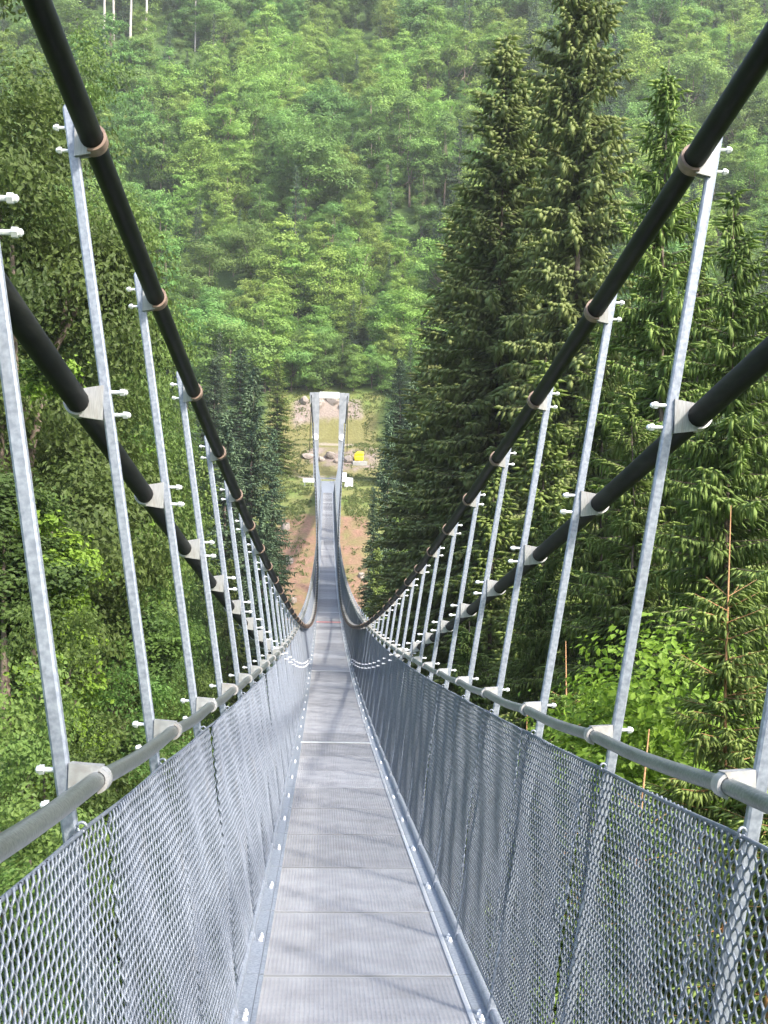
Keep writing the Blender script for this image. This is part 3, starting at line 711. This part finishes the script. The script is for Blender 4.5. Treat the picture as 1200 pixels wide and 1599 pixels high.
# ------------------------------------------------------------------ trees along the gorge
SP_T = [spruce(80, 34, 4.2, .33, 15, .16, .58, .115, M['needle_olive'], M['bark'], droop=.5, gap=.06, power=.6),
        spruce(81, 34, 3.6, .34, 15, .16, .56, .115, M['needle_olive'], M['bark'], droop=.55, gap=.08, power=.5)]
SP_F = [spruce(82, 26, 3.4, .42, 11, .26, .7, .115, M['needle_far'], M['bark'], droop=.5, gap=.06), spruce(83, 26, 3.8, .42, 11, .26, .7, .115, M['needle'], M['bark'], droop=.5, gap=.08)]
SP_N = [spruce(84, 20, 3.6, .28, 12, .085, .40, .043, M['needle'], M['bark'], droop=.55, gap=.08, leader=.4, hang=.75), spruce(85, 20, 4.0, .29, 13, .09, .46, .045, M['needle'], M['bark'], droop=.9, gap=.06, hang=1.0)]
SP_Y = [spruce(86, 13, 2.5, .21, 12, .07, .28, .030, M['needle'], M['twig'], droop=.35, gap=.1, leader=.9, hang=.35)]
R0 = {}
def place(u, D, v, label, protos, H0, Rn, Rw=None, name='spruce_tree', cat='tree', group=None):
    """Rn crown radius of the prototype, Rw wanted crown radius in metres"""
    x = PX(u, D); z = G(x, D)-.3; top = PZ(v, u, D); h = max(2.5, top-z)
    wide = 1.0 if Rw is None else Rw/(Rn*h/H0)
    return tree(name, protos, label, cat, (x, D, z), h, H0, random.uniform(0, 6.28), group, wide)
def sp(k, i, u, D, v, label, Rw=None):
    pr, H0, Rn = {'T': (SP_T, 34, (4.2, 3.6)), 'F': (SP_F, 26, (3.4, 3.8)), 'N': (SP_N, 20, (3.6, 4.0)), 'Y': (SP_Y, 13, (2.5,))}[k]
    place(u, D, v, label, pr[i], H0, Rn[i], Rw)
sp('T', 1, 892, 50, -190, 'tallest olive spruce, its narrow top leaving the picture right of centre', 3.8)
sp('T', 0, 775, 56, 60, 'tall olive spruce left of the tallest one, right of the walkway', 5.6)
sp('T', 1, 832, 62, 130, 'olive spruce half hidden between the two tallest spruces', 5.0)
sp('T', 0, 800, 70, 230, 'olive spruce behind the gap of the tall right group', 5.0)
sp('T', 0, 915, 60, 330, 'olive spruce behind the right upper cable', 4.6)
sp('F', 1, 850, 44, 560, 'green spruce in front of the tall olive group', 4.2)
sp('N', 0, 1085, 31, 380, 'green spruce behind the hanging-twig spruce', 4.2)
sp('N', 1, 985, 25, 620, 'green spruce with hanging twigs left of the lower right clamp', 3.4)
sp('T', 0, 722, 64, 300, 'olive spruce with a broad skirt at the left of the tall right group', 5.2)
sp('T', 1, 668, 78, 560, 'shorter olive spruce below the tall right group', 5.0)
sp('F', 0, 640, 100, 590, 'dark spruce right of the far tower, behind shorter green ones', 3.2)
sp('F', 0, 605, 108, 640, 'slim dark spruce nearest to the right of the yellow bin', 2.6)
sp('F', 1, 622, 88, 770, 'mid green spruce right of the walkway, in front of the slim dark one', 3.0)
sp('F', 1, 690, 66, 740, 'mid green spruce just under the right upper cable', 3.6)
sp('F', 1, 770, 48, 720, 'green spruce behind the right hangers, below the olive group', 3.6)
sp('F', 1, 592, 96, 850, 'low green spruce beside the bare earth on the right', 2.4)
sp('F', 0, 583, 120, 760, 'narrow dark spruce at the right edge of the bare earth', 1.9)
sp('N', 0, 1032, 27, 110, 'green spruce with an orange-brown leader behind the right upper cable', 3.6)
sp('N', 1, 1135, 22, 330, 'big green spruce with hanging twigs at the right edge', 3.6)
sp('N', 0, 940, 33, 470, 'green spruce between the two right cables', 3.4)
sp('N', 1, 1225, 28, 300, 'green spruce cut by the right picture edge above the lower cable', 3.6)
sp('N', 1, 850, 34, 800, 'green spruce behind the right hangers below the lower cable', 3.2)
sp('Y', 0, 890, 20, 1000, 'young spruce with brown shoots just above the right hand rope', 2.2)
sp('Y', 0, 1142, 12.5, 790, 'young spruce with a bare orange-brown leader at the right', 1.9)
sp('Y', 0, 1010, 11.5, 1130, 'young spruce below the right hand rope behind the mesh', 2.2)
sp('Y', 0, 1215, 10.5, 1080, 'young spruce behind the nearest right hanger', 2.2)
sp('Y', 0, 830, 17, 1110, 'young spruce low behind the right mesh fence', 2.6)
sp('N', 0, 740, 30, 970, 'dark young spruce behind the far part of the right fence', 3.0)
sp('F', 0, 392, 106, 575, 'tall dark spruce left of the walkway, its tip against the pale wood', 4.2)
sp('F', 0, 425, 118, 670, 'dark spruce beside the bare earth left of the walkway', 2.8)
sp('F', 0, 350, 98, 640, 'dark spruce left of the tall dark one', 4.0)
sp('F', 0, 412, 94, 770, 'blue-green spruce in front of the tall dark one on the left', 3.2)
sp('F', 0, 372, 112, 690, 'dark spruce half hidden between the tall dark one and its left neighbour', 4.0)
sp('F', 1, 318, 78, 700, 'green spruce behind the left hangers', 3.4)
sp('F', 1, 360, 72, 870, 'low green spruce behind the left hangers near the walkway', 3.0)
sp('F', 0, 395, 82, 900, 'low dark spruce at the foot of the left spruces', 2.8)
sp('F', 0, 622, 152, 560, 'spruce beside the clearing right of the far tower', 3.6)
sp('F', 0, 372, 150, 545, 'spruce behind the left spruces beside the hillside wood', 4.5)
sp('F', 0, 330, 140, 560, 'spruce behind the fourth left hanger, against the hillside wood', 4.5)
sp('F', 1, 430, 158, 560, 'spruce at the left edge of the clearing by the far tower', 3.2)
# left broadleaf trees
NB = [broadleaf(90, 26, 4.0, 90000, .15, M['leaf'], M['bark'], low=.08, nl=30, cl=300), broadleaf(91, 26, 2.7, 66000, .145, M['leaf'], M['bark'], low=.08, nl=30, cl=300)]
NS = [broadleaf(93, 13, 2.6, 42000, .105, M['leaf'], M['bark'], low=.08, nl=20, cl=260)]
NY = [broadleaf(92, 12, 2.2, 26000, .11, M['leaf_bright'], M['bark'], low=.10, nl=14), broadleaf(94, 22, 1.5, 20000, .17, M['leaf_bright'], M['bark'], low=.10, nl=24)]
def bl(k, i, u, D, v, label, Rw, name='broadleaf_tree', cat='tree'):
    pr, H0, Rn = {'B': (NB, (26, 26), (4.0, 2.7)), 'S': (NS, (13,), (2.6,)), 'Y': (NY, (12, 22), (2.2, 1.5))}[k]
    place(u, D, v, label, pr[i], H0[i], Rn[i], Rw, name, cat)
bl('B', 0, 10, 32, -160, 'tall leafy tree filling the top left corner', 4.2)
bl('S', 0, 15, 20, 1060, 'leafy bush above the left hand rope beside the nearest hanger', 2.0)
bl('B', 1, 285, 88, 540, 'leafy tree just left of the dark left spruces', 3.2)
bl('B', 0, 130, 44, 60, 'leafy tree whose top shows right of the left upper cable', 3.6)
bl('B', 1, 75, 38, 330, 'leafy tree behind the first whole hanger on the left', 3.2)
bl('B', 0, 185, 56, 480, 'leafy tree right of the second left hanger', 3.4)
bl('B', 1, 20, 26, 560, 'leafy tree between the nearest left hanger and the lower cable', 2.6)
bl('B', 1, 165, 36, 680, 'leafy tree below the left lower cable', 2.8)
bl('B', 0, 255, 66, 640, 'leafy tree behind the third and fourth left hangers', 3.2)
bl('S', 0, 240, 44, 900, 'leafy tree low behind the left hangers', 2.6)
bl('S', 0, 110, 23, 880, 'leafy tree behind the nearest left hanger, midway down to the hand rope', 2.2)
bl('S', 0, 0, 17, 960, 'leafy tree at the left edge above the left hand rope', 2.0)
bl('S', 0, 200, 27, 1000, 'leafy bush showing above the left hand rope', 2.2)
bl('S', 0, 60, 14, 1290, 'leafy bush behind the nearest left mesh fence', 2.0)
bl('S', 0, 300, 42, 1010, 'leafy bush just above the left hand rope farther along', 2.4)
bl('Y', 1, 78, 27, 560, 'yellow-green leafy tree behind the nearest left hanger', 1.3)
bl('Y', 1, 200, 42, 500, 'yellow-green leafy sapling behind the second left hanger', 1.2)
bl('Y', 0, 1045, 15.5, 950, 'bright green leafy bush below the big right spruce', 2.3, 'broadleaf_bush', 'bush')
bl('Y', 0, 950, 21, 1060, 'green leafy bush at the foot of the spruces by the right hand rope', 1.5, 'broadleaf_bush', 'bush')

# grass and low growth in the clearing
rg = np.random.default_rng(5); n = 9000
gx_ = rg.uniform(-10, 8.5, n); gy_ = np.where(rg.random(n) < .55, rg.uniform(140, 180, n), rg.uniform(112, 150, n))
ok = (np.abs(gx_) > 1.9) & ((fbm(gx_/2, gy_/2, 40) > .44)); ok &= ~((gy_ < 141) & (rg.random(n) < .6)); gx_, gy_ = gx_[ok], gy_[ok]
k_ = 5; px = np.repeat(gx_, k_)+rg.normal(0, .16, len(gx_)*k_); py = np.repeat(gy_, k_)+rg.normal(0, .16, len(gx_)*k_)
pz = ground(px, py)+.12
nn = rg.normal(size=(len(px), 3)); nn[:, 2] *= .4; nn[:, 2] += .35
gme = leaves(np.stack([px, py, pz], -1), nn, .34, rg, np.clip(rg.normal(.5, .25, len(px)), 0, 1), 'grass', M['grass'], .35)
tag(link('grass', gme), 'rough grass on the clearing round the far tower', 'grass', kind='stuff')

# ------------------------------------------------------------------ air
mb = MB(); mb.box((0, 0, 215), (1900, 1900, 480)); me = mb.build('haze', bpy.data.materials.new('haze'))
hm = me.materials[0]; hm.use_nodes = True; ht = hm.node_tree; ht.nodes.remove(ht.nodes['Principled BSDF'])
pv = ht.nodes.new('ShaderNodeVolumePrincipled'); pv.inputs['Color'].default_value = (.96, .96, .93, 1); pv.inputs['Density'].default_value = .00028; pv.inputs['Anisotropy'].default_value = .2
ht.links.new(pv.outputs[0], ht.nodes['Material Output'].inputs['Volume'])
tag(link('haze', me), 'thin pale haze in the valley air', 'haze', kind='stuff')
